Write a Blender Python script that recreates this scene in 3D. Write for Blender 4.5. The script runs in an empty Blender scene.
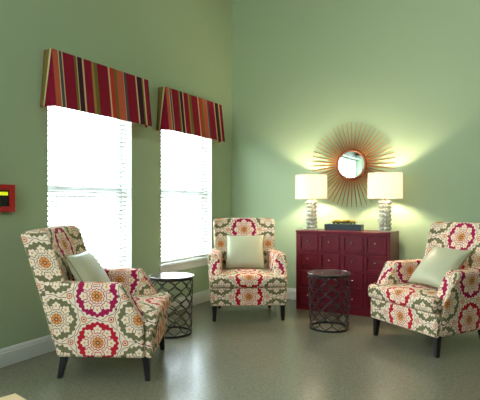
import bpy, bmesh, math, random
from mathutils import Vector, Matrix
random.seed(7)
SC = bpy.context.scene
COL = SC.collection
PI = math.pi

# ------------------------------------------------------------------ helpers
def srgb(r, g, b):
    f = lambda c: (c / 255 / 12.92) if c / 255 <= .04045 else ((c / 255 + .055) / 1.055) ** 2.4
    return (f(r), f(g), f(b), 1)

def new_mat(name):
    m = bpy.data.materials.new(name); m.use_nodes = True
    nt = m.node_tree
    return m, nt, nt.nodes['Principled BSDF']

def plain(name, col, rough=.5, metal=0.0, spec=.5, bump=0, bscale=60, coat=0):
    m, nt, b = new_mat(name)
    b.inputs['Base Color'].default_value = col
    b.inputs['Roughness'].default_value = rough
    b.inputs['Metallic'].default_value = metal
    b.inputs['Specular IOR Level'].default_value = spec
    b.inputs['Coat Weight'].default_value = coat
    tc = nt.nodes.new('ShaderNodeTexCoord')
    n = nt.nodes.new('ShaderNodeTexNoise'); n.inputs['Scale'].default_value = bscale; n.inputs['Detail'].default_value = 3
    nt.links.new(tc.outputs['Object'], n.inputs['Vector'])
    mx = nt.nodes.new('ShaderNodeMix'); mx.data_type = 'RGBA'
    mx.inputs[6].default_value = col
    mx.inputs[7].default_value = (col[0] * .9, col[1] * .9, col[2] * .9, 1)
    nt.links.new(n.outputs['Fac'], mx.inputs[0]); nt.links.new(mx.outputs[2], b.inputs['Base Color'])
    if bump:
        bp = nt.nodes.new('ShaderNodeBump'); bp.inputs['Strength'].default_value = bump; bp.inputs['Distance'].default_value = .002
        nt.links.new(n.outputs['Fac'], bp.inputs['Height']); nt.links.new(bp.outputs['Normal'], b.inputs['Normal'])
    return m

def obj(name, bm, mat, parent=None, smooth=False, loc=None):
    me = bpy.data.meshes.new(name)
    bmesh.ops.recalc_face_normals(bm, faces=bm.faces) if not bm.faces.layers.int.get('keep') else None
    bm.to_mesh(me); bm.free()
    if mat: me.materials.append(mat)
    if smooth:
        for p in me.polygons: p.use_smooth = True
    o = bpy.data.objects.new(name, me); COL.objects.link(o)
    if parent: o.parent = parent
    if loc: o.location = loc
    return o

def auto_smooth(o, ang=40):
    me = o.data
    for p in me.polygons: p.use_smooth = True
    bm = bmesh.new(); bm.from_mesh(me)
    for e in bm.edges:
        if len(e.link_faces) == 2 and e.calc_face_angle(0) > math.radians(ang): e.smooth = False
    bm.to_mesh(me); bm.free()
    return o

def tag(o, label, cat, group=None, kind=None):
    o['label'] = label; o['category'] = cat
    if group: o['group'] = group
    if kind: o['kind'] = kind
    return o

def thing(name, label, cat, loc=(0, 0, 0), rz=0, group=None):
    o = bpy.data.objects.new(name, None); COL.objects.link(o)
    o.empty_display_size = .1
    o.location = loc; o.rotation_euler = (0, 0, rz)
    return tag(o, label, cat, group)

def struct(o):
    o['kind'] = 'structure'; return o

def copy_tree(o, parent=None):
    c = o.copy(); COL.objects.link(c); c.parent = parent
    for ch in list(o.children): copy_tree(ch, c)
    return c

def box(bm, x0, x1, y0, y1, z0, z1, bevel=0, seg=2):
    v = [bm.verts.new(p) for p in ((x0,y0,z0),(x1,y0,z0),(x1,y1,z0),(x0,y1,z0),(x0,y0,z1),(x1,y0,z1),(x1,y1,z1),(x0,y1,z1))]
    fs = [bm.faces.new([v[i] for i in f]) for f in ((0,3,2,1),(4,5,6,7),(0,1,5,4),(1,2,6,5),(2,3,7,6),(3,0,4,7))]
    if bevel:
        es = list({e for f in fs for e in f.edges})
        bmesh.ops.bevel(bm, geom=es, offset=bevel, segments=seg, profile=.5, affect='EDGES')
    return bm

def lathe(bm, prof, n=32, c=(0, 0, 0), cap=True):
    rings = []
    for r, z in prof:
        rings.append([bm.verts.new((c[0] + r * math.cos(2*PI*i/n), c[1] + r * math.sin(2*PI*i/n), c[2] + z)) for i in range(n)])
    for a, b in zip(rings, rings[1:]):
        for i in range(n):
            bm.faces.new((a[i], a[(i+1) % n], b[(i+1) % n], b[i]))
    if cap:
        bm.faces.new(rings[0][::-1]); bm.faces.new(rings[-1])
    return bm

def tube(bm, pts, r, n=6, closed=False):
    pts = [Vector(p) for p in pts]; N = len(pts); rings = []
    for i, p in enumerate(pts):
        if closed: t = pts[(i+1) % N] - pts[i-1]
        else: t = pts[min(i+1, N-1)] - pts[max(i-1, 0)]
        t.normalize()
        up = Vector((0, 0, 1)) if abs(t.z) < .9 else Vector((p.x, p.y, 0)).normalized() if (p.x or p.y) else Vector((1, 0, 0))
        a = t.cross(up).normalized(); b = t.cross(a).normalized()
        rings.append([bm.verts.new(p + r * (math.cos(2*PI*k/n) * a + math.sin(2*PI*k/n) * b)) for k in range(n)])
    for i in range(N if closed else N - 1):
        A, B = rings[i], rings[(i+1) % N]
        for k in range(n):
            bm.faces.new((A[k], A[(k+1) % n], B[(k+1) % n], B[k]))
    if not closed:
        bm.faces.new(rings[0][::-1]); bm.faces.new(rings[-1])
    return bm

def panel_box(size, r, cuts, fn, uvf):
    """Dense rounded box: size=(hx,hy,hz) half extents, r corner radius, cuts per axis, fn deforms a point, uvf(face, p)->uv."""
    bm = bmesh.new(); uvl = bm.loops.layers.uv.new('UVMap')
    hx, hy, hz = size; H = (hx, hy, hz)
    vd = {}
    def ticks(h, n):
        # denser near the ends so that the rounding is smooth
        inner = [-h + r + (2*h - 2*r) * i / n for i in range(n + 1)]
        ends = [r * (1 - math.tan(PI/4 * (1 - k/4))) for k in range(0, 4)]
        return [-h + e for e in ends] + inner + [h - e for e in reversed(ends)]
    T = [ticks(H[i], cuts[i]) for i in range(3)]
    def vert(p):
        k = tuple(round(c, 6) for c in p)
        if k in vd: return vd[k]
        q = Vector([max(-H[i] + r, min(H[i] - r, p[i])) for i in range(3)])
        d = Vector(p) - q
        s = q + d.normalized() * r if d.length > 1e-9 else Vector(p)
        v = bm.verts.new(fn(s)); vd[k] = v; return v
    for ax in range(3):
        a1, a2 = (ax + 1) % 3, (ax + 2) % 3
        for sg in (-1, 1):
            name = 'xyz'[ax] + ('+' if sg > 0 else '-')
            for i in range(len(T[a1]) - 1):
                for j in range(len(T[a2]) - 1):
                    ps = []
                    for di, dj in ((0,0),(1,0),(1,1),(0,1)):
                        p = [0, 0, 0]; p[ax] = sg * H[ax]; p[a1] = T[a1][i+di]; p[a2] = T[a2][j+dj]; ps.append(p)
                    if sg < 0: ps = ps[::-1]
                    f = bm.faces.new([vert(p) for p in ps])
                    for l, p in zip(f.loops, ps): l[uvl].uv = uvf(name, p, l.vert.co)
    return bm

# ------------------------------------------------------------------ node maths
class N:
    nt = None
    def __init__(s, sock): s.s = sock
    @staticmethod
    def m(op, *a):
        n = N.nt.nodes.new('ShaderNodeMath'); n.operation = op
        for i, x in enumerate(a):
            if isinstance(x, N): N.nt.links.new(x.s, n.inputs[i])
            else: n.inputs[i].default_value = x
        return N(n.outputs[0])
    def __add__(s, o): return N.m('ADD', s, o)
    def __radd__(s, o): return N.m('ADD', o, s)
    def __sub__(s, o): return N.m('SUBTRACT', s, o)
    def __rsub__(s, o): return N.m('SUBTRACT', o, s)
    def __mul__(s, o): return N.m('MULTIPLY', s, o)
    def __rmul__(s, o): return N.m('MULTIPLY', o, s)
    def __truediv__(s, o): return N.m('DIVIDE', s, o)
    def lt(s, o): return N.m('LESS_THAN', s, o)
    def gt(s, o): return N.m('GREATER_THAN', s, o)
    def abs(s): return N.m('ABSOLUTE', s)
def mn(a, b): return N.m('MINIMUM', a, b)
def mxx(a, b): return N.m('MAXIMUM', a, b)
def hyp(a, b): return N.m('SQRT', a*a + b*b)
def mixc(f, a, b):
    n = N.nt.nodes.new('ShaderNodeMix'); n.data_type = 'RGBA'
    for sck, v in ((0, f), (6, a), (7, b)):
        if isinstance(v, N): N.nt.links.new(v.s, n.inputs[sck])
        else: n.inputs[sck].default_value = v
    return N(n.outputs[2])
def wrap(a, p):      # into [-p/2, p/2]
    return a - p * N.m('ROUND', a / p)
def seg(lo, hi, v): return v.gt(lo) * v.lt(hi)

def medallion_fabric():
    m, nt, b = new_mat('medallion_fabric'); N.nt = nt
    uv = nt.nodes.new('ShaderNodeUVMap')
    # a little waviness, as woven print
    ns = nt.nodes.new('ShaderNodeTexNoise'); ns.inputs['Scale'].default_value = 28; ns.inputs['Detail'].default_value = 1
    nt.links.new(uv.outputs[0], ns.inputs['Vector'])
    sp = nt.nodes.new('ShaderNodeSeparateXYZ'); nt.links.new(uv.outputs[0], sp.inputs[0])
    sc = nt.nodes.new('ShaderNodeSeparateColor'); nt.links.new(ns.outputs['Color'], sc.inputs[0])
    u = N(sp.outputs[0]) + (N(sc.outputs[0]) - .5) * .010
    v = N(sp.outputs[1]) + (N(sc.outputs[1]) - .5) * .010
    PU, PV = .60, .34
    ax, az = wrap(u, PU), wrap(v, PV)
    bx, bz = wrap(u - PU/2, PU), wrap(v - PV/2, PV)
    ra, rb = hyp(ax, az), hyp(bx, bz)
    isA = ra.lt(rb)
    x = bx + (ax - bx) * isA; z = bz + (az - bz) * isA
    r = rb + (ra - rb) * isA
    th = N.m('ARCTAN2', z, x)
    # colours
    cream = srgb(240, 216, 190); red = srgb(190, 28, 44); mag = srgb(164, 24, 74)
    green = srgb(116, 110, 74); orange = srgb(206, 116, 60); gold = srgb(214, 168, 98); brown = srgb(120, 62, 50); olive = srgb(108, 92, 66); blush = srgb(236, 208, 180)
    row = N.m('ROUND', v / PV); par = N.m('MODULO', N.m('ABSOLUTE', row), 2.0)
    ringA = mixc(par, red, mag)
    ring = mixc(isA, green, ringA)
    sector = wrap(th, 2*PI/8)
    fx = r * N.m('COSINE', sector) - .098; fy = r * N.m('SINE', sector)
    fr = hyp(fx, fy); fth = N.m('ARCTAN2', fy, fx)
    petal = .0270 + .0045 * N.m('COSINE', fth * 5.0)
    scal = .150 + .006 * N.m('COSINE', th * 24.0)
    inner_s = .106 + .006 * N.m('COSINE', th * 8.0)
    # small scattered buds
    vd = nt.nodes.new('ShaderNodeTexVoronoi'); vd.inputs['Scale'].default_value = 22
    nt.links.new(uv.outputs[0], vd.inputs['Vector'])
    vcol = nt.nodes.new('ShaderNodeSeparateColor'); nt.links.new(vd.outputs['Color'], vcol.inputs[0])
    bud = N(vd.outputs['Distance']).lt(.24) * N(vcol.outputs[0]).gt(.45)
    budc = mixc(N(vcol.outputs[1]).gt(.55), olive, mixc(N(vcol.outputs[2]).gt(.5), red, gold))
    col = mixc(bud, cream, budc)
    wv = (r - (.168 + .006 * N.m('SINE', th * 10.0))).abs().lt(.0022)
    col = mixc(wv, col, olive)
    tx = (ax.abs() - .10); tz = (az.abs() - PV/2)
    sx = (bx.abs() - .10); sz = (bz.abs() - PV/2)
    tr = mn(hyp(tx, tz), hyp(sx, sz))
    col = mixc(tr.lt(.029), col, blush)
    col = mixc(tr.lt(.022), col, orange)
    col = mixc(tr.lt(.014), col, cream)
    col = mixc(tr.lt(.007), col, mag)
    col = mixc(r.lt(scal), col, ring)
    col = mixc(r.lt(inner_s), col, blush)
    col = mixc(seg(.0, 1.0, (r - inner_s).abs().lt(.0026)), col, olive)
    col = mixc(fr.lt(petal + .0055) * r.gt(.055), col, ring)
    col = mixc(fr.lt(petal), col, cream)
    col = mixc(fr.lt(.0085), col, gold)
    cs = .056 + .004 * N.m('COSINE', th * 12.0)
    col = mixc(r.lt(cs), col, ring)
    col = mixc(r.lt(cs - .006), col, cream)
    col = mixc(r.lt(.042), col, orange)
    dots = seg(.020, .036, r) * N.m('COSINE', th * 8.0).gt(.25)
    col = mixc(dots, col, gold)
    col = mixc(r.lt(.015), col, brown)
    col = mixc(r.lt(.008), col, gold)
    nt.links.new(col.s, b.inputs['Base Color'])
    b.inputs['Roughness'].default_value = .85; b.inputs['Specular IOR Level'].default_value = .2
    wn = nt.nodes.new('ShaderNodeTexNoise'); wn.inputs['Scale'].default_value = 600
    nt.links.new(uv.outputs[0], wn.inputs['Vector'])
    bp = nt.nodes.new('ShaderNodeBump'); bp.inputs['Strength'].default_value = .15; bp.inputs['Distance'].default_value = .001
    nt.links.new(wn.outputs['Fac'], bp.inputs['Height']); nt.links.new(bp.outputs['Normal'], b.inputs['Normal'])
    return m

def stripe_fabric():
    m, nt, b = new_mat('striped_fabric')
    uv = nt.nodes.new('ShaderNodeUVMap'); sp = nt.nodes.new('ShaderNodeSeparateXYZ'); nt.links.new(uv.outputs[0], sp.inputs[0])
    cr = srgb(148, 22, 48); sa = srgb(206, 100, 72); ol = srgb(122, 112, 50); ce = srgb(222, 198, 146); pl = srgb(64, 26, 44); ta = srgb(172, 132, 72); sl = srgb(84, 84, 88); rd = srgb(196, 62, 48)
    # (start, colour); u in 0..1 over one valance front plus returns
    P = [(-.03, sa), (.043, ce), (.050, sl), (.075, ce), (.084, cr), (.185, ol), (.204, ce), (.215, pl), (.258, ce), (.273, cr), (.346, ta), (.371, ol), (.405, cr), (.517, ce), (.536, rd),
         (.582, ol), (.613, sa), (.688, ce), (.695, sl), (.721, cr), (.832, ce), (.848, pl), (.910, ol), (.925, ce), (.942, cr), (.985, pl)]
    L = [(max(0, .02 + .96*p), c) for p, c in P]
    rmps = []
    fac = None
    # two ramps (32 stops each at most)
    r = nt.nodes.new('ShaderNodeValToRGB'); r.color_ramp.interpolation = 'CONSTANT'
    els = r.color_ramp.elements
    els[0].position = 0; els[0].color = L[0][1]
    els[1].position = L[1][0]; els[1].color = L[1][1]
    for p, c in L[2:]:
        e = els.new(p); e.color = c
    nt.links.new(sp.outputs[0], r.inputs[0]); nt.links.new(r.outputs[0], b.inputs['Base Color'])
    b.inputs['Roughness'].default_value = .8; b.inputs['Specular IOR Level'].default_value = .2
    tr = nt.nodes.new('ShaderNodeBsdfTranslucent'); nt.links.new(r.outputs[0], tr.inputs[0])
    ms = nt.nodes.new('ShaderNodeMixShader'); ms.inputs[0].default_value = .12
    nt.links.new(b.outputs[0], ms.inputs[1]); nt.links.new(tr.outputs[0], ms.inputs[2])
    nt.links.new(ms.outputs[0], nt.nodes['Material Output'].inputs[0])
    return m

# ------------------------------------------------------------------ materials
M = {}
M['wall'] = plain('green_wall_paint', srgb(168, 189, 150), .55, spec=.35, bump=.25, bscale=90)
M['wall_dark'] = plain('fill_cutting_wall_tone', srgb(112, 98, 78), .6, spec=.3, bump=.25, bscale=90)  # unseen walls toned dark to cut bounce light on the left wall
M['trim'] = plain('white_trim_paint', srgb(222, 226, 216), .35)
M['ceiling'] = plain('ceiling_paint', srgb(225, 226, 214), .9)
M['blackwood'] = plain('black_lacquered_wood', srgb(18, 13, 13), .35)
M['darkmetal'] = plain('black_wrought_metal', srgb(14, 12, 12), .4, metal=0)
M['tabletop'] = plain('polished_bronze_metal', srgb(150, 138, 134), .16, metal=.85)
M['cherry'] = plain('cherry_red_lacquer', srgb(108, 8, 30), .34, spec=.35, bump=.05, bscale=12)
M['cherry_in'] = plain('cherry_red_panel', srgb(108, 8, 30), .36, spec=.35, bump=.05, bscale=12)
M['knob'] = plain('antique_brass', srgb(176, 150, 128), .25, metal=1)
M['copper'] = plain('copper_leaf', srgb(204, 150, 98), .36, metal=.85)
M['copperdark'] = plain('burnished_copper', srgb(150, 88, 56), .35, metal=.85)
M['teal'] = plain('dark_teal_ceramic', srgb(10, 34, 44), .3)
M['leaf'] = plain('green_leaf', srgb(70, 96, 34), .5)
M['petal'] = plain('yellow_petal', srgb(226, 196, 70), .6)
M['oak'] = plain('pale_oak', srgb(204, 176, 128), .45, bscale=14)
M['red'] = plain('red_plastic', srgb(196, 34, 36), .4)
M['panelblack'] = plain('black_glass', srgb(16, 18, 22), .2)
M['key'] = plain('grey_key', srgb(120, 130, 130), .5)
M['vinyl'] = plain('white_vinyl', srgb(222, 228, 230), .4)
M['piping'] = plain('green_piping', srgb(150, 146, 104), .7)
M['medallion'] = medallion_fabric()
M['stripe'] = stripe_fabric()

def mat_pillow():
    m, nt, b = new_mat('sage_satin')
    b.inputs['Base Color'].default_value = srgb(184, 184, 150); b.inputs['Roughness'].default_value = .42
    b.inputs['Sheen Weight'].default_value = .2
    tc = nt.nodes.new('ShaderNodeTexCoord')
    n = nt.nodes.new('ShaderNodeTexNoise'); n.inputs['Scale'].default_value = 9; n.inputs['Detail'].default_value = 2
    nt.links.new(tc.outputs['Object'], n.inputs[0])
    bp = nt.nodes.new('ShaderNodeBump'); bp.inputs['Strength'].default_value = .25; bp.inputs['Distance'].default_value = .02
    nt.links.new(n.outputs['Fac'], bp.inputs['Height']); nt.links.new(bp.outputs[0], b.inputs['Normal'])
    return m
M['pillow'] = mat_pillow()

def mat_floor():
    m, nt, b = new_mat('speckled_vinyl_floor')
    tc = nt.nodes.new('ShaderNodeTexCoord')
    n1 = nt.nodes.new('ShaderNodeTexNoise'); n1.inputs['Scale'].default_value = 45; n1.inputs['Detail'].default_value = 6; n1.inputs['Roughness'].default_value = .7
    n2 = nt.nodes.new('ShaderNodeTexVoronoi'); n2.inputs['Scale'].default_value = 90
    nt.links.new(tc.outputs['Object'], n1.inputs['Vector']); nt.links.new(tc.outputs['Object'], n2.inputs['Vector'])
    r = nt.nodes.new('ShaderNodeValToRGB'); e = r.color_ramp.elements
    e[0].position = .3; e[0].color = srgb(104, 103, 85); e[1].position = .7; e[1].color = srgb(130, 128, 108)
    nt.links.new(n1.outputs['Fac'], r.inputs[0])
    r2 = nt.nodes.new('ShaderNodeValToRGB'); e = r2.color_ramp.elements
    e[0].position = .0; e[0].color = (.85, .85, .84, 1); e[1].position = .5; e[1].color = (1.05, 1.05, 1.02, 1)
    sp = nt.nodes.new('ShaderNodeSeparateColor'); nt.links.new(n2.outputs['Color'], sp.inputs[0]); nt.links.new(sp.outputs[0], r2.inputs[0])
    mx = nt.nodes.new('ShaderNodeMix'); mx.data_type = 'RGBA'; mx.blend_type = 'MULTIPLY'; mx.inputs[0].default_value = .8
    nt.links.new(r.outputs[0], mx.inputs[6]); nt.links.new(r2.outputs[0], mx.inputs[7])
    nt.links.new(mx.outputs[2], b.inputs['Base Color'])
    b.inputs['Roughness'].default_value = .24; b.inputs['Specular IOR Level'].default_value = .5
    n3 = nt.nodes.new('ShaderNodeTexNoise'); n3.inputs['Scale'].default_value = 3
    nt.links.new(tc.outputs['Object'], n3.inputs['Vector'])
    bp = nt.nodes.new('ShaderNodeBump'); bp.inputs['Strength'].default_value = .12; bp.inputs['Distance'].default_value = .01
    nt.links.new(n3.outputs['Fac'], bp.inputs['Height']); nt.links.new(bp.outputs[0], b.inputs['Normal'])
    return m
M['floor'] = mat_floor()

def mat_glass():
    m, nt, b = new_mat('window_glass')
    t = nt.nodes.new('ShaderNodeBsdfTransparent'); t.inputs[0].default_value = (.95, .97, .97, 1)
    g = nt.nodes.new('ShaderNodeBsdfGlossy'); g.inputs['Roughness'].default_value = .02
    ms = nt.nodes.new('ShaderNodeMixShader'); ms.inputs[0].default_value = .06
    nt.links.new(t.outputs[0], ms.inputs[1]); nt.links.new(g.outputs[0], ms.inputs[2])
    nt.links.new(ms.outputs[0], nt.nodes['Material Output'].inputs[0]); return m
M['glass'] = mat_glass()

def translucent(name, col, f, rough=.6):
    m, nt, b = new_mat(name)
    b.inputs['Base Color'].default_value = col; b.inputs['Roughness'].default_value = rough
    t = nt.nodes.new('ShaderNodeBsdfTranslucent'); t.inputs[0].default_value = col
    ms = nt.nodes.new('ShaderNodeMixShader'); ms.inputs[0].default_value = f
    nt.links.new(b.outputs[0], ms.inputs[1]); nt.links.new(t.outputs[0], ms.inputs[2])
    nt.links.new(ms.outputs[0], nt.nodes['Material Output'].inputs[0]); return m
M['slat'] = translucent('white_blind_slat', srgb(222, 222, 214), .08)
M['shade'] = translucent('cream_linen_shade', srgb(254, 251, 244), .72, .9)

def emit(name, col, s):
    m, nt, b = new_mat(name)
    b.inputs['Base Color'].default_value = col
    b.inputs['Emission Color'].default_value = col; b.inputs['Emission Strength'].default_value = s
    return m
BULB = 720
M['bulb'] = emit('warm_bulb', (1, .82, .60, 1), BULB)
M['lcd'] = emit('lit_display', srgb(196, 214, 30), .75)
M['fill_light'] = emit('fill_light_glow', (1, .91, .78, 1), 62)  # glow of the added ceiling lights

def mat_mirror():
    m, nt, b = new_mat('mirror_glass')
    b.inputs['Base Color'].default_value = (.9, .93, .93, 1); b.inputs['Metallic'].default_value = 1; b.inputs['Roughness'].default_value = .01
    return m
M['mirror'] = mat_mirror()

def mat_capiz():
    m, nt, b = new_mat('mercury_shell')
    tc = nt.nodes.new('ShaderNodeTexCoord'); n = nt.nodes.new('ShaderNodeTexNoise'); n.inputs['Scale'].default_value = 14
    nt.links.new(tc.outputs['Object'], n.inputs[0])
    r = nt.nodes.new('ShaderNodeValToRGB'); e = r.color_ramp.elements
    e[0].position = .35; e[0].color = srgb(196, 198, 178); e[1].position = .6; e[1].color = srgb(232, 232, 212)
    nt.links.new(n.outputs['Fac'], r.inputs[0]); nt.links.new(r.outputs[0], b.inputs['Base Color'])
    b.inputs['Metallic'].default_value = .45; b.inputs['Roughness'].default_value = .22
    return m
M['capiz'] = mat_capiz()

# ------------------------------------------------------------------ room
RX, RY, RZ = 8.6, -8.6, 4.5
T = .2
def wall_x(name, x0, x1, holes):
    """wall in a plane of constant x from y=RY to y=0 with rectangular holes (ya,yb,za,zb)"""
    bm = bmesh.new(); y = RY - T
    for ya, yb, za, zb in sorted(holes):
        box(bm, x0, x1, y, ya, 0, RZ)
        box(bm, x0, x1, ya, yb, 0, za); box(bm, x0, x1, ya, yb, zb, RZ)
        y = yb
    box(bm, x0, x1, y, T, 0, RZ)
    return struct(obj(name, bm, M['wall']))
W1 = (-3.182, -2.107, .56, 2.42)
W2 = (-1.619, -.534, .56, 2.42)
W3 = (-6.9, -4.85, .30, 2.42)
wall_x('wall_left', -T, 0, [W1, W2, W3])
bm = bmesh.new(); box(bm, 0, RX, 0, T, 0, RZ); struct(obj('wall_back', bm, M['wall']))
W4 = (.5, 3.6, 2.3, 4.1)   # unseen window added behind the camera to light the back wall, (x0,x1,z0,z1)
bm = bmesh.new()
box(bm, 0, W4[0], RY - T, RY, 0, RZ); box(bm, W4[1], RX, RY - T, RY, 0, RZ)
box(bm, W4[0], W4[1], RY - T, RY, 0, W4[2]); box(bm, W4[0], W4[1], RY - T, RY, W4[3], RZ)
struct(obj('wall_front', bm, M['wall_dark']))
bm = bmesh.new(); box(bm, RX, RX + T, RY - T, T, 0, RZ); struct(obj('wall_right', bm, M['wall_dark']))
bm = bmesh.new(); box(bm, -T, RX + T, RY - T, T, -.1, 0); struct(obj('floor', bm, M['floor']))
bm = bmesh.new(); box(bm, -T, RX + T, RY - T, T, RZ, RZ + .1); struct(obj('ceiling', bm, M['ceiling']))

def baseboard(name, p, q, nrm):
    """moulded board from p to q, nrm points into the room"""
    prof = [(0, 0), (.016, 0), (.016, .105), (.012, .112), (.012, .122), (.008, .132), (.004, .142), (0, .145)]
    bm = bmesh.new(); rings = []
    for P in (p, q):
        rings.append([bm.verts.new((P[0] + nrm[0]*d, P[1] + nrm[1]*d, z)) for d, z in prof])
    for i in range(len(prof)):
        j = (i+1) % len(prof); bm.faces.new((rings[0][i], rings[0][j], rings[1][j], rings[1][i]))
    bm.faces.new(rings[0]); bm.faces.new(rings[1][::-1])
    return struct(obj(name, bm, M['trim']))
baseboard('baseboard_left', (0, RY), (0, -.016), (1, 0))
baseboard('baseboard_back', (0, 0), (RX, 0), (0, -1))
baseboard('baseboard_right', (RX, RY), (RX, -.016), (-1, 0))
baseboard('baseboard_front', (.016, RY), (RX - .016, RY), (0, 1))

def sash_window(n, w, mull=()):
    ya, yb, za, zb = w
    bm = bmesh.new(); f = .045; x0, x1 = -.185, -.135
    box(bm, x0, x1, ya, ya + f, za, zb); box(bm, x0, x1, yb - f, yb, za, zb)
    box(bm, x0, x1, ya + f, yb - f, za, za + f); box(bm, x0, x1, ya + f, yb - f, zb - f, zb)
    fr = struct(obj('window_%d' % n, bm, M['vinyl']))
    zm = 1.413
    if not mull:
        bm = bmesh.new()
        box(bm, -.135, -.002, ya, ya + .006, za + .024, zb); box(bm, -.135, -.002, yb - .006, yb, za + .024, zb); box(bm, -.135, -.002, ya + .006, yb - .006, zb - .006, zb)
        obj('jamb', bm, M['trim'], fr)
    if mull:
        for m_ in mull:
            bm = bmesh.new(); box(bm, x0 + .003, x1 + .004, m_ - .05, m_ + .05, za + f, zb - f); obj('mullion', bm, M['vinyl'], fr)
    else:
        bm = bmesh.new(); box(bm, -.172, -.128, ya + f, yb - f, zm - .028, zm + .028, .003); obj('meeting_rail', bm, M['vinyl'], fr)
    bm = bmesh.new(); box(bm, -.163, -.157, ya + .02, yb - .02, za + .02, zb - .02); obj('glass_pane', bm, M['glass'], fr)
    return fr
sash_window(1, W1); sash_window(2, W2); sash_window(3, W3, (-5.95, -6.5))
# added front window, unseen, an opening for extra daylight on the back wall
bm = bmesh.new(); x0, x1, z0, z1 = W4; ya, yb = RY - .16, RY - .1
box(bm, x0, x0 + .06, ya, yb, z0, z1); box(bm, x1 - .06, x1, ya, yb, z0, z1)
box(bm, x0, x1, ya, yb, z0, z0 + .06); box(bm, x0, x1, ya, yb, z1 - .06, z1)
w4 = struct(obj('window_4', bm, M['vinyl']))
for i in (1,):
    bm = bmesh.new(); xm = x0 + (x1 - x0) * i / 2; box(bm, xm - .04, xm + .04, ya - .003, yb + .003, z0 + .06, z1 - .06); obj('mullion', bm, M['vinyl'], w4)
bm = bmesh.new(); box(bm, x0 + .02, x1 - .02, RY - .135, RY - .13, z0 + .02, z1 - .02); obj('glass_pane', bm, M['glass'], w4)

# sills (stool and apron)
for i, w in enumerate((W1, W2)):
    ya, yb, za, zb = w
    bm = bmesh.new()
    box(bm, -.128, .045, ya + .001, yb - .001, za - .001, za + .022, .004)
    box(bm, 0.001, .05, ya - .05, yb + .05, za - .008, za + .022, .006)
    box(bm, 0.001, .022, ya - .03, yb + .03, za - .085, za - .008, .004)
    struct(obj('trim_%d' % (i + 1), bm, M['trim']))

# blinds
def blind(w, label):
    ya, yb, za, zb = w; ya += .008; yb -= .008
    t = thing('window_blind', label, 'blind', (-.085, (ya + yb)/2, za + .024), 0, 'white slatted blinds in the two sunlit windows')
    hw = (yb - ya)/2; h = zb - za - .024
    bm = bmesh.new(); box(bm, -.028, .028, -hw, hw, h - .05, h, .004); obj('head_rail', bm, M['slat'], t)
    bm = bmesh.new(); box(bm, -.024, .024, -hw, hw, .002, .022, .004); obj('bottom_rail', bm, M['slat'], t)
    bm = bmesh.new(); z = .058; tilt = math.radians(24)
    while z < h - .06:
        c, s = math.cos(tilt), math.sin(tilt)
        n = 4; top = []; bot = []
        for k in range(n + 1):
            d = -.025 + .05 * k / n; bow = .0035 * (1 - (d/.025)**2)
            px = d * c - bow * s; pz = z + d * s + bow * c       # room side edge higher
            pz = z - d * s + bow * c
            px = d * c + bow * s
            top.append((px, pz + .0012)); bot.append((px, pz - .0012))
        ring = top + bot[::-1]
        A = [bm.verts.new((p[0], -hw, p[1])) for p in ring]; B = [bm.verts.new((p[0], hw, p[1])) for p in ring]
        for k in range(len(ring)):
            j = (k+1) % len(ring); bm.faces.new((A[k], A[j], B[j], B[k]))
        bm.faces.new(A); bm.faces.new(B[::-1])
        z += .0445
    obj('slats', bm, M['slat'], t)
    for yy in (-hw * .72, 0, hw * .72):
        bm = bmesh.new()
        for sx in (-.0265, .0265): box(bm, sx - .0007, sx + .0007, yy - .002, yy + .002, .02, h - .04)
        obj('ladder_cord', bm, M['slat'], t)
    return t
blind(W1, 'open white slatted blind in the window nearer the red wall panel, left of the two')
blind(W2, 'open white slatted blind in the window nearer the room corner, right of the two')

# valances
def valance(y0, y1, z0, z1, label):
    t = thing('valance', label, 'valance', (0, (y0 + y1)/2, z0), 0, 'striped valances over the windows')
    hw = (y1 - y0)/2; h = z1 - z0; xt, xb = .10, .155
    bm = bmesh.new(); box(bm, .002, xt - .004, -hw + .004, hw - .004, h - .02, h - .002); obj('mounting_board', bm, M['trim'], t)
    bm = bmesh.new(); uvl = bm.loops.layers.uv.new('UVMap')
    Wd = 2*hw
    def quad(P, U):
        n = 8
        # split in rows along height for a soft belly
        vs = []
        for k in range(n + 1):
            s = k / n
            a = Vector(P[0]).lerp(Vector(P[3]), s); b_ = Vector(P[1]).lerp(Vector(P[2]), s)
            vs.append((bm.verts.new(a), bm.verts.new(b_)))
        for k in range(n):
            f = bm.faces.new((vs[k][0], vs[k][1], vs[k+1][1], vs[k+1][0]))
            for l, u_ in zip(f.loops, (U[0], U[1], U[1], U[0])): l[uvl].uv = (u_, 0)
    # front: u .11 .. .94
    NS = 14
    for k in range(NS):
        a, b_ = k/NS, (k+1)/NS
        ta, tb = -hw + Wd*a, -hw + Wd*b_
        wob = lambda q: .003 * math.sin(q * 17)
        quad([(xt, ta, h), (xt, tb, h), (xb + wob(b_), tb, 0), (xb + wob(a), ta, 0)], (.02 + .96*a, .02 + .96*b_))
    for sgn in (-1, 1):
        quad([(.001, sgn*hw, h), (xt, sgn*hw, h), (.055, sgn*(hw + .038), .0), (.003, sgn*(hw + .040), .0)], (.196, .228) if sgn < 0 else (.91, .94))
        quad([(xt, sgn*hw, h), (xt - .001, sgn*(hw - .001), h), (.085, sgn*(hw + .004), .012), (.055, sgn*(hw + .038), .0)], (.12, .13))
        quad([(xt - .001, sgn*(hw - .001), h), (xt, sgn*hw, h), (xb, sgn*hw, .0), (.085, sgn*(hw + .004), .012)], (.13, .12))
    sk = obj('skirt', bm, M['stripe'], t)
    md = sk.modifiers.new('thick', 'SOLIDIFY'); md.thickness = .003; md.offset = 0
    for p in sk.data.polygons: p.use_smooth = False
    return t
valance(-3.218, -1.967, 2.108, 2.606, 'crimson striped valance above the window nearer the red wall panel, left of the two')
valance(-1.666, -.454, 2.106, 2.602, 'crimson striped valance above the window nearer the room corner, right of the two')

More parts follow.
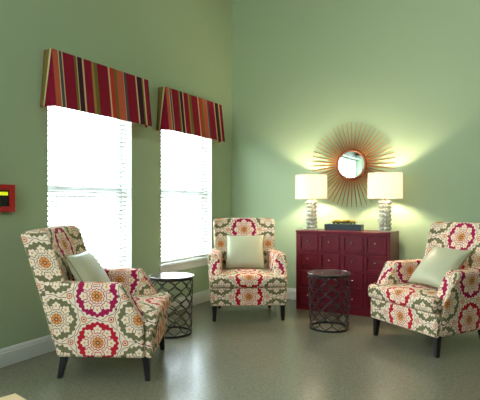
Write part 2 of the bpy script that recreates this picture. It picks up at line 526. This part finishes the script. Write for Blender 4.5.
# ------------------------------------------------------------------ alarm panel
t = thing('alarm_panel', 'red framed wall control panel with black face and lit yellow-green display', 'control panel', (0, -3.528 - .17, 1.22))
bm = bmesh.new()
hw, H_ = .17, .218; fr_ = .045
for a in ((-hw, -hw + fr_, 0, H_), (hw - fr_, hw, 0, H_)): box(bm, 0, .045, a[0], a[1], a[2], a[3], .004)
box(bm, 0, .045, -hw + fr_, hw - fr_, 0, .045, .004); box(bm, 0, .045, -hw + fr_, hw - fr_, H_ - .045, H_, .004)
obj('frame', bm, M['red'], t)
bm = bmesh.new(); box(bm, .001, .03, -hw + fr_, hw - fr_, .045, H_ - .045); obj('face', bm, M['panelblack'], t)
bm = bmesh.new(); box(bm, .03, .033, -hw + .065, hw - .058, .132, .160); obj('display', bm, M['lcd'], t)
for i in range(4):
    for j in range(3):
        bm = bmesh.new(); y = -.09 + i * .043; z = .062 + j * .022
        box(bm, .03, .033, y - .008, y + .008, z - .003, z + .003, .001); obj('button', bm, M['key'], t)

# ------------------------------------------------------------------ armchairs
def armchair(label):
    t = thing('armchair', label, 'armchair', (0, 0, 0), 0, 'medallion print armchairs around the sitting area')
    F = M['medallion']
    # base rails
    def uv_base(f, p, c):
        x, y, z = p
        if f[0] == 'y': return (x, z + .0)
        if f[0] == 'x': return (y, z)
        return (x, y)
    bm = panel_box((.415, .355, .10), .02, (10, 12, 4), lambda p: Vector((p.x * (1 if p.y < -.30 else .935 - .10 * max(0, p.y)/.355), p.y - .06, p.z + .27)), uv_base)
    obj('seat_base', bm, F, t, True)
    # T-shaped seat cushion
    def cf(p):
        x, y, z = p
        hx = .415
        yy = y - .10                   # spans -.44 .. .24
        # ears at the front only
        k = 1.0 if yy < -.345 else .735
        if -.375 < yy < -.345: k = 1.0
        if -.345 <= yy < -.315: k = 1.0 + (.735 - 1.0) * ((yy + .345)/.03)
        x2 = x * k
        crown = .022 * (1 - (x/hx)**2) * (1 - ((y + .0)/.34)**2)
        zz = z + (crown if z > 0 else 0) + .435
        bulge = .012 * (1 - (z/.065)**2)
        if y < -.3: yy -= bulge
        return Vector((x2, yy, zz))
    def uv_c(f, p, c):
        x, y, z = p
        if f == 'y-': return (x, z - .065)
        if f == 'y+': return (x, z)
        if f[0] == 'x': return (y, z)
        return (x, (y + .34))
    bm = panel_box((.415, .34, .065), .028, (16, 22, 3), cf, uv_c)
    obj('seat_cushion', bm, F, t, True)
    # arms
    for s in (-1, 1):
        def af(p, s=s):
            x, y, z = p        # half .065, .36, .27
            # z: -.27..+.27 -> .17 .. .71
            w = (z + .27)/.54
            zz = .17 + .54 * w
            yf, yr = -.36, .290 + .09 * max(0, (zz - .17)/.53)
            # front slope above z .45
            if zz > .44: yf = -.36 + (zz - .44) * .62
            q = (y + .36)/.72
            Y = yf + (yr - yf) * q
            zz += .015 * q * w - .012 * math.sin(PI * q) * max(0, w - .8) * 5 * .3
            cx = .355 + .025 * w - .045 * q
            th = 1.0 + .12 * w
            return Vector((s * (cx + x * th), Y, zz))
        def uv_a(f, p, c, s=s):
            x, y, z = p
            if f[0] == 'x': return (c.y + .02, c.z - .285)
            if f[0] == 'z': return (c.y + .02, c.z - .285 + (x - .065))
            return (x + .12, c.z - .285 + .1)
        bm = panel_box((.065, .36, .27), .03, (3, 20, 16), af, uv_a)
        o = obj('arm', bm, F, t, True)
    # back
    def bf(p):
        x, y, z = p            # half .38, .085, .43 ;  z -.43..+.43 -> .25 .. 1.09
        w = (z + .43)/.86
        zz = .25 + .845 * w
        lean = .225 * (zz - .25)/.845 + .025 * w * w
        xw = x * (.90 + .11 * w)
        q = abs(x)/.38
        fwd = -.065 * q**5 if y < 0 else 0            # slight wings
        belly = -.028 * (1 - q*q) * math.sin(PI * min(1, w * 1.1)) if y < 0 else 0
        Y = .235 + lean + y * (1.08 - .2 * w) + fwd + belly
        zz -= .014 * q**4 * max(0, w - .6) / .4
        zz -= .03 * w * (y / .085) * .3
        return Vector((xw, Y, zz))
    def uv_b(f, p, c):
        x, y, z = p
        if f[0] == 'y': return (x, z + .057)
        if f[0] == 'x': return (c.y - .235 - .225 * (c.z - .25)/.845 + .30 + .025, c.z - .86 + .17)
        return (x, z + .057 + (y + .085))
    bm = panel_box((.38, .085, .43), .032, (18, 4, 20), bf, uv_b)
    obj('backrest', bm, F, t, True)
    # legs: tapered square posts
    for sx in (-1, 1):
        for fr in (True, False):
            if fr: tx, ty, bx_, by = .372, -.362, .376, -.375
            else: tx, ty, bx_, by = .305, .245, .307, .285
            bm = bmesh.new()
            a, b_ = .027, .018
            top = [(sx*tx + i*a, ty + j*a, .185) for i, j in ((-1,-1),(1,-1),(1,1),(-1,1))]
            bot = [(sx*bx_ + i*b_, by + j*b_, 0) for i, j in ((-1,-1),(1,-1),(1,1),(-1,1))]
            V = [bm.verts.new(p) for p in bot + top]
            for f in ((3,2,1,0),(4,5,6,7),(0,1,5,4),(1,2,6,5),(2,3,7,6),(3,0,4,7)): bm.faces.new([V[i] for i in f])
            bmesh.ops.bevel(bm, geom=list(bm.edges), offset=.003, segments=2, affect='EDGES')
            obj('leg', bm, M['blackwood'], t)
    return t

# facing = unit vector out of the front of the chair; midfront = floor point midway between front legs
def place(o, mid, fac):
    fx, fy = fac; l = math.hypot(fx, fy); fx /= l; fy /= l
    o.location = (mid[0] - .375 * fx, mid[1] - .375 * fy, 0)
    o.rotation_euler = (0, 0, math.atan2(fy, fx) + PI/2)
L0 = armchair('medallion print armchair with its side turned, nearest the red wall panel')
place(L0, (1.012, -2.962), (.86, .50))
C0 = copy_tree(L0); C0['label'] = 'medallion print armchair facing out of the corner, between window and red chest'
place(C0, (.992, -1.346), (.54, -.84))
R0 = copy_tree(L0); R0['label'] = 'medallion print armchair at the right edge, in front of the red chest end'
place(R0, (2.655, -1.475), (-.58, -.81))

# pillows
def pillow_mesh(hw=.232, th=.078):
    bm = bmesh.new(); n = 18; V = {}
    for s in (-1, 1):
        for i in range(n + 1):
            for j in range(n + 1):
                a, b_ = -1 + 2*i/n, -1 + 2*j/n
                edge = (i in (0, n) or j in (0, n))
                if s == 1 and edge: V[(s, i, j)] = V[(-1, i, j)]; continue
                px = a * hw * (1 - .07 * (1 - abs(b_)**2) * abs(a)**3 ); pz = b_ * hw * (1 - .07 * (1 - abs(a)**2) * abs(b_)**3)
                hgt = ((1 - a*a) * (1 - b_*b_)) ** .42 * th
                V[(s, i, j)] = bm.verts.new((px, s * hgt, pz))
    for s in (-1, 1):
        for i in range(n):
            for j in range(n):
                q = [V[(s, i, j)], V[(s, i+1, j)], V[(s, i+1, j+1)], V[(s, i, j+1)]]
                bm.faces.new(q if s < 0 else q[::-1])
    return bm
def make_pillow(label):
    hw = .232
    t = thing('throw_pillow', label, 'pillow', (0, 0, 0), 0, 'sage satin pillows on the armchairs')
    obj('cover', pillow_mesh(hw), M['pillow'], t, True)
    bm = bmesh.new(); n = 18; pts = []
    def E(a, b_): return (a * hw * (1 - .07 * (1 - abs(b_)**2) * abs(a)**3), 0, b_ * hw * (1 - .07 * (1 - abs(a)**2) * abs(b_)**3))
    for i in range(n): pts.append(E(-1 + 2*i/n, -1))
    for i in range(n): pts.append(E(1, -1 + 2*i/n))
    for i in range(n): pts.append(E(1 - 2*i/n, 1))
    for i in range(n): pts.append(E(-1, 1 - 2*i/n))
    N_ = len(pts); rings = []
    for i, p in enumerate(pts):
        p = Vector(p); tt = (Vector(pts[(i+1) % N_]) - Vector(pts[i-1])).normalized(); up = Vector((0, 1, 0)); a = tt.cross(up)
        rings.append([bm.verts.new(p + .005 * (math.cos(2*PI*k/6)*a + math.sin(2*PI*k/6)*up)) for k in range(6)])
    for i in range(N_):
        A, B = rings[i], rings[(i+1) % N_]
        for k in range(6): bm.faces.new((A[k], A[(k+1) % 6], B[(k+1) % 6], B[k]))
    obj('piping', bm, M['piping'], t, True)
    return t
def put_pillow(p, chair, lx, ly, lz, lean, roll=0, yaw=0):
    ch = Matrix.Translation(chair.location) @ Matrix.Rotation(chair.rotation_euler[2], 4, 'Z')
    m = ch @ Matrix.Translation((lx, ly, lz)) @ Matrix.Rotation(yaw, 4, 'Z') @ Matrix.Rotation(-lean, 4, 'X') @ Matrix.Rotation(roll, 4, 'Y')
    p.matrix_world = m
    p.location = m.to_translation(); p.rotation_euler = m.to_euler()
P1 = make_pillow('sage satin pillow on the armchair nearest the red wall panel'); put_pillow(P1, L0, -.055, .12, .705, .56, 0, -.05)
P2 = copy_tree(P1); P2['label'] = 'sage satin pillow on the armchair in the corner by the second window'; put_pillow(P2, C0, -.005, .119, .709, .62, 0, -.07)
P3 = copy_tree(P1); P3['label'] = 'sage satin pillow, slumped sideways on the armchair at the right edge'; put_pillow(P3, R0, .058, -.005, .70, .78, 0, -.077)

# ------------------------------------------------------------------ drum side tables
def drum_table(label):
    t = thing('side_table', label, 'side table', (0, 0, 0), 0, 'round wire drum side tables')
    h, rt, rb = .575, .222, .196
    bm = bmesh.new(); lathe(bm, [(.0005, h - .012), (rt - .006, h - .012), (rt, h - .010), (rt + .002, h - .003), (rt, h), (rt - .004, h), (rt - .006, h - .003), (.0005, h - .003)], 56, cap=True)
    auto_smooth(obj('tabletop', bm, M['tabletop'], t))
    R = lambda z: rb + (rt - .012 - rb) * z / h
    for nm, z, rr in (('rim_band', h - .024, .010), ('base_ring', .010, .010)):
        bm = bmesh.new(); r_ = R(z)
        lathe(bm, [(r_ - .004, z - rr), (r_ + .004, z - rr), (r_ + .004, z + rr), (r_ - .004, z + rr), (r_ - .004, z - rr)], 56, cap=False)
        auto_smooth(obj(nm, bm, M['darkmetal'], t))
    bm = bmesh.new(); NW = 20; per = 4.5
    for i in range(NW):
        s = 1 if i % 2 else -1; pts = []
        for k in range(67):
            z = .012 + (h - .032) * k / 66
            th = 2*PI/NW * (i + .5 * s * math.cos(2*PI*per*k/66) * .98)
            pts.append((R(z) * math.cos(th), R(z) * math.sin(th), z))
        tube(bm, pts, .0048, 5)
    obj('wire_lattice', bm, M['darkmetal'], t, True)
    return t
T1 = drum_table('black wire drum table between the two windows, beside the turned armchair'); T1.location = (.561, -2.16, 0)
T2 = copy_tree(T1); T2['label'] = 'black wire drum table in front of the red chest of drawers'; T2.location = (1.859, -1.207, 0)

# ------------------------------------------------------------------ chest of drawers
DX0, DX1, DY0, DY1, DH = 1.204, 2.335, -.535, -.06, .958
t = thing('chest_of_drawers', 'cherry red apothecary chest with sixteen small square drawers', 'chest of drawers', ((DX0 + DX1)/2, (DY0 + DY1)/2, 0))
cx, cy = (DX0 + DX1)/2, (DY0 + DY1)/2
hw, hd = (DX1 - DX0)/2, (DY1 - DY0)/2
def bx_obj(nm, a, mat, bev=.003, par=t):
    bm = bmesh.new(); box(bm, *a, bev); return obj(nm, bm, mat, par)
bx_obj('top', (-hw, hw, -hd, hd, DH - .026, DH), M['cherry'], .005)
for s in (-1, 1): bx_obj('side_panel', (min(s*(hw-.004), s*(hw-.026)), max(s*(hw-.004), s*(hw-.026)), -hd + .008, hd - .004, 0, DH - .026), M['cherry'])
bx_obj('back_panel', (-hw + .026, hw - .026, hd - .016, hd - .006, .03, DH - .026), M['cherry'])
bx_obj('plinth', (-hw + .026, hw - .026, -hd + .012, -hd + .032, 0, .055), M['cherry'])
# face frame (rails and stiles in one board)
bm = bmesh.new()
fx0, fx1, fz0, fz1 = -hw + .026, hw - .026, .055, DH - .026
cols, rows = 4, 4; mid = .034; st = .016; rl = .018
cw = ((fx1 - fx0) - mid - 4 * st) / 4; rh = ((fz1 - fz0) - 5 * rl) / 4
colx = []; x = fx0 + st
for c in range(4):
    colx.append(x); x += cw + (st if c != 1 else mid)
x = fx0
xs = [fx0, colx[0], colx[0]+cw, colx[1], colx[1]+cw, colx[2], colx[2]+cw, colx[3], colx[3]+cw, fx1]
for k in range(0, 10, 2): box(bm, xs[k], xs[k+1], -hd + .010, -hd + .030, fz0, fz1)
for r in range(5):
    z = fz0 + r * (rh + rl)
    for c in range(4): box(bm, colx[c], colx[c] + cw, -hd + .010, -hd + .030, z, z + rl)
obj('face_frame', bm, M['cherry'], t)
for r in range(4):
    for c in range(4):
        x0 = colx[c] + .0035; x1 = x0 + cw - .007; z0 = fz0 + rl + r * (rh + rl) + .0035; z1 = z0 + rh - .007
        bm = bmesh.new()
        # drawer front with a raised frame and a recessed field
        yf = -hd + .000; f_ = .022
        box(bm, x0, x0 + f_, yf, yf + .02, z0, z1, .002); box(bm, x1 - f_, x1, yf, yf + .02, z0, z1, .002)
        box(bm, x0 + f_, x1 - f_, yf, yf + .02, z0, z0 + f_, .002); box(bm, x0 + f_, x1 - f_, yf, yf + .02, z1 - f_, z1, .002)
        box(bm, x0 + f_ - .002, x1 - f_ + .002, yf + .0185, yf + .024, z0 + f_ - .002, z1 - f_ + .002)
        box(bm, x0 + .01, x1 - .01, yf + .02, yf + .40, z0 + .01, z1 - .02)
        d = obj('drawer', bm, M['cherry_in'], t)
        bm = bmesh.new(); xm, zm = (x0 + x1)/2, (z0 + z1)/2 + .01
        prof = [(.006, 0), (.004, .012), (.010, .018), (.0135, .024), (.011, .031), (.0005, .033)]
        n = 12; rings = []
        for rr, dd in prof: rings.append([bm.verts.new((xm + rr*math.cos(2*PI*i/n), yf + .0185 - dd*1.25, zm + rr*math.sin(2*PI*i/n))) for i in range(n)])
        for a, b_ in zip(rings, rings[1:]):
            for i in range(n): bm.faces.new((a[i], a[(i+1) % n], b_[(i+1) % n], b_[i]))
        bm.faces.new(rings[-1]); bm.faces.new(rings[0])
        obj('knob', bm, M['knob'], d, True)

# ------------------------------------------------------------------ lamps
def lamp(label):
    t = thing('table_lamp', label, 'lamp', (0, 0, 0), 0, 'pair of table lamps on the red chest')
    bm = bmesh.new(); lathe(bm, [(.0005, 0), (.070, 0), (.072, .006), (.066, .012), (.0005, .012)], 32); auto_smooth(obj('foot', bm, M['capiz'], t))
    bm = bmesh.new()
    rows_ = 7; hh = .345; dz = hh / rows_; nb = 10
    lathe(bm, [(.052, .012), (.052, hh + .006)], 24)
    for r in range(rows_):
        for i in range(nb):
            a = 2*PI*i/nb
            z = .014 + dz * (r + .5)
            mtx = Matrix.Translation((.056*math.cos(a), .056*math.sin(a), z)) @ Matrix.Rotation(a, 4, 'Z') @ Matrix.Diagonal((.022, .0185, dz*.40, 1))
            bmesh.ops.create_icosphere(bm, subdivisions=2, radius=1, matrix=mtx)
    obj('lamp_base', bm, M['capiz'], t, True)
    bm = bmesh.new(); lathe(bm, [(.058, .357), (.030, .365), (.012, .372), (.012, .40), (.018, .402), (.018, .45), (.014, .455)], 20); auto_smooth(obj('socket', bm, M['knob'], t))
    bm = bmesh.new()
    z0, z1, r0, r1 = .382, .678, .197, .194
    lathe(bm, [(r0, z0), (r1, z1), (r1 - .003, z1), (r0 - .003, z0), (r0, z0)], 56, cap=False)
    sh = auto_smooth(obj('lamp_shade', bm, M['shade'], t))
    bm = bmesh.new()
    for k in range(3):
        a = 2*PI*k/3; tube(bm, [(.014*math.cos(a), .014*math.sin(a), .452), (.1*math.cos(a), .1*math.sin(a), z1 - .06), ((r1-.004)*math.cos(a), (r1-.004)*math.sin(a), z1 - .012)], .0015, 5)
    obj('shade_spider', bm, M['knob'], sh)
    bm = bmesh.new(); bmesh.ops.create_uvsphere(bm, u_segments=20, v_segments=14, radius=.032, matrix=Matrix.Translation((0, 0, .535)))
    lathe(bm, [(.013, .456), (.015, .475), (.022, .512)], 16)
    obj('bulb', bm, M['bulb'], t, True)
    return t
LA = lamp('lit table lamp with white drum shade, on the chest end nearer the corner'); LA.location = (1.318, -.30, DH)
LB = copy_tree(LA); LB['label'] = 'lit table lamp with white drum shade, on the chest end nearer the right armchair'; LB.location = (2.222, -.30, DH)

# ------------------------------------------------------------------ planter and flowers
t = thing('planter', 'low dark teal rectangular planter on the red chest between the lamps', 'planter', (1.735, -.30, DH))
bm = bmesh.new(); a, b_, h, w = .225, .06, .072, .008
box(bm, -a, a, -b_, -b_ + w, 0, h, .002); box(bm, -a, a, b_ - w, b_, 0, h, .002); box(bm, -a, -a + w, -b_ + w, b_ - w, 0, h, .002); box(bm, a - w, a, -b_ + w, b_ - w, 0, h, .002)
box(bm, -a + w, a - w, -b_ + w, b_ - w, 0, .01)
obj('trough', bm, M['teal'], t)
bm = bmesh.new(); box(bm, -a + w, a - w, -b_ + w, b_ - w, .01, .056); obj('soil', bm, plain('dark_soil', srgb(48, 38, 28), .9, bump=1, bscale=200), t)
def leaf(bm, base, dirv, up, L, W):
    d = Vector(dirv).normalized(); s = d.cross(Vector((0, 0, 1))).normalized()
    rows = []
    for k in range(5):
        q = k/4; c = Vector(base) + d * L * q + Vector((0, 0, up * math.sin(q * 2.2)))
        wd = W * math.sin(PI * (q * .9 + .05))
        rows.append((bm.verts.new(c - s*wd + Vector((0,0,.15*wd))), bm.verts.new(c), bm.verts.new(c + s*wd + Vector((0,0,.15*wd)))))
    for A, B in zip(rows, rows[1:]):
        bm.faces.new((A[0], A[1], B[1], B[0])); bm.faces.new((A[1], A[2], B[2], B[1]))
def flower(label, seed):
    rnd = random.Random(seed)
    t = thing('yellow_flower', label, 'flower', (0, 0, 0), 0, 'yellow flowers in the teal planter')
    bm = bmesh.new(); tube(bm, [(0, 0, 0), (.002, 0, .02), (.003, .002, .034)], .002, 6)
    st_ = obj('stem', bm, M['leaf'], t)
    bm = bmesh.new()
    for k in range(7):
        a = 2*PI*k/7 + rnd.random(); leaf(bm, (0, 0, .012), (math.cos(a), math.sin(a), .35), .018, .036, .011)
    lf = obj('leaves', bm, M['leaf'], t); lf.modifiers.new('thick', 'SOLIDIFY').thickness = .0008
    bm = bmesh.new()
    for ring, (n, L, W, e) in enumerate(((9, .026, .009, .25), (7, .020, .008, .9), (5, .012, .006, 1.8))):
        for k in range(n):
            a = 2*PI*(k + .5*ring)/n; leaf(bm, (.003, .002, .036 + .003*ring), (math.cos(a), math.sin(a), e), .006, L, W)
    bl = obj('blossom', bm, M['petal'], t); bl.modifiers.new('thick', 'SOLIDIFY').thickness = .0008
    return t
f0 = None; k = 0
for i in range(4):
    for j in (-1, 1):
        lb = 'small yellow flower with green leaves growing in the dark teal planter'
        f = flower(lb, 3) if f0 is None else copy_tree(f0)
        if f0 is None: f0 = f
        f.location = (1.735 - .105 + .07*i + .012*j, -.30 + .024*j, DH + .054)
        s = random.uniform(1.15, 1.35); f.rotation_euler = (random.uniform(-.12, .12), random.uniform(-.12, .12), random.uniform(0, 6)); f.scale = (s, s, s)
        k += 1

# ------------------------------------------------------------------ sunburst mirror
MC = (1.745, 0, 1.768)
t = thing('sunburst_mirror', 'round sunburst wall mirror with long thin copper rays', 'mirror', MC)
bm = bmesh.new(); n = 56
def disc(bm, r, y0, y1):
    A = [bm.verts.new((r*math.cos(2*PI*i/n), y0, r*math.sin(2*PI*i/n))) for i in range(n)]
    B = [bm.verts.new((r*math.cos(2*PI*i/n), y1, r*math.sin(2*PI*i/n))) for i in range(n)]
    for i in range(n): bm.faces.new((A[i], A[(i+1) % n], B[(i+1) % n], B[i]))
    bm.faces.new(A); bm.faces.new(B[::-1])
disc(bm, .168, -.034, -.028); obj('mirror_glass', bm, M['mirror'], t)
bm = bmesh.new(); disc(bm, .19, -.028, -.001); obj('backing', bm, M['copperdark'], t)
bm = bmesh.new(); rings = []
for rr, yy in ((.165, -.028), (.165, -.040), (.170, -.046), (.180, -.048), (.190, -.044), (.195, -.034), (.195, -.020), (.189, -.020), (.189,-.028)):
    rings.append([bm.verts.new((rr*math.cos(2*PI*i/n), yy, rr*math.sin(2*PI*i/n))) for i in range(n)])
rings.append(rings[0])
for A, B in zip(rings, rings[1:]):
    for i in range(n): bm.faces.new((A[i], A[(i+1) % n], B[(i+1) % n], B[i]))
obj('frame', bm, M['copperdark'], t, True)
bm = bmesh.new()
# a ray: tapering three-sided blade, long axis +x
V = [bm.verts.new(p) for p in ((.185, -.010, -.0105), (.185, -.010, .0105), (.185, -.026, 0), (.535, -.012, -.0045), (.535, -.012, .0045), (.535, -.020, 0))]
for f in ((0,1,2),(5,4,3),(0,3,4,1),(1,4,5,2),(2,5,3,0)): bm.faces.new([V[i] for i in f])
NR = 52
ray0 = obj('ray', bm, M['copper'], t)
for i in range(1, NR):
    r_ = ray0.copy(); COL.objects.link(r_); r_.parent = t
    r_.rotation_euler = (0, 2*PI*i/NR, 0)

t = thing('wall_speaker', 'small black box speaker above the long window, seen only in the round mirror', 'speaker', (0, -6.55, 2.50))
bm = bmesh.new(); box(bm, 0, .16, -.16, .16, 0, .17, .008); obj('cabinet', bm, M['panelblack'], t)
bm = bmesh.new(); box(bm, .16, .168, -.145, .145, .015, .155, .003); obj('grille', bm, M['darkmetal'], t)

# ------------------------------------------------------------------ low oak table (only its corner shows, bottom left)
t = thing('coffee_table', 'pale wood square table corner at the bottom left edge', 'table', (0, 0, 0))
corner = Vector((1.589, -4.657)); d1 = Vector((-math.sin(0), 0))
fwd = Vector((-.488, .873)); rgt = Vector((.873, .488))
e1 = (rgt * 1.15 - fwd).normalized(); e2 = Vector((e1.y, -e1.x))
if e2.dot(fwd) > 0: e2 = -e2
sz = .62; c2 = corner + (e1 + e2) * sz/2
t.location = (c2.x, c2.y, 0); t.rotation_euler = (0, 0, math.atan2(e1.y, e1.x))
bm = bmesh.new(); box(bm, -sz/2, sz/2, -sz/2, sz/2, .42, .45, .003); obj('tabletop', bm, M['oak'], t)
bm = bmesh.new(); q = sz/2 - .04
box(bm, -q, q, -q, -q + .02, .35, .42); box(bm, -q, q, q - .02, q, .35, .42); box(bm, -q, -q + .02, -q + .02, q - .02, .35, .42); box(bm, q - .02, q, -q + .02, q - .02, .35, .42)
obj('apron', bm, M['oak'], t)
for sx in (-1, 1):
    for sy in (-1, 1):
        bm = bmesh.new(); box(bm, sx*(q - .02) - .022, sx*(q - .02) + .022, sy*(q - .02) - .022, sy*(q - .02) + .022, 0, .42, .003); obj('leg', bm, M['oak'], t)

# ------------------------------------------------------------------ added ceiling lights (unseen above the frame, to brighten the room)
for i, (x, y) in enumerate(((3.1, -1.9), (5.6, -2.1))):
    w = ['over the armchairs', 'over the right armchair side', 'behind the camera on the window side', 'behind the camera on the far side'][i]
    t = thing('added_ceiling_light', 'round added fill light in the ceiling ' + w, 'ceiling light', (x, y, RZ), 0, 'added fill lights above the frame')
    bm = bmesh.new(); lathe(bm, [(.15, -.012), (.19, -.012), (.19, 0), (.15, 0), (.15, -.012)], 32, cap=False); auto_smooth(obj('trim_ring', bm, M['trim'], t))
    bm = bmesh.new(); lathe(bm, [(.0005, -.008), (.149, -.008), (.149, -.001), (.0005, -.001)], 32); obj('diffuser', bm, M['fill_light'], t)

# ------------------------------------------------------------------ daylight
w = bpy.data.worlds.new('World'); SC.world = w; w.use_nodes = True
bg = w.node_tree.nodes['Background']; bg.inputs[0].default_value = (.82, .93, 1.0, 1); bg.inputs[1].default_value = 10.0
def portal(loc, rot, sx, sy):
    l = bpy.data.lights.new('portal', 'AREA'); l.shape = 'RECTANGLE'; l.size = sx; l.size_y = sy; l.cycles.is_portal = True
    o = bpy.data.objects.new('daylight_portal', l); COL.objects.link(o); o.location = loc; o.rotation_euler = rot
for wn in (W1, W2, W3):
    portal((-.195, (wn[0]+wn[1])/2, (wn[2]+wn[3])/2), (0, -PI/2, 0), wn[3]-wn[2], wn[1]-wn[0])
portal(((W4[0]+W4[1])/2, RY - .19, (W4[2]+W4[3])/2), (PI/2, 0, PI), W4[1]-W4[0], W4[3]-W4[2])

# ------------------------------------------------------------------ camera
ca = math.atan(274/490)
cd = bpy.data.cameras.new('camera'); cam = bpy.data.objects.new('camera', cd); COL.objects.link(cam)
cam.location = (3.526, -6.072, 1.3); cam.rotation_euler = (PI/2, 0, ca)
cd.sensor_width = 36; cd.lens = 490/480*36; cd.shift_y = 2/480; cd.clip_start = .05
SC.camera = cam
SC.view_settings.view_transform = 'Standard'; SC.view_settings.look = 'None'
SC.view_settings.exposure = 0.42; SC.view_settings.gamma = 1.0; SC.view_settings.use_curve_mapping = False
SC.cycles.max_bounces = 10; SC.cycles.transparent_max_bounces = 12; SC.cycles.sample_clamp_indirect = 8
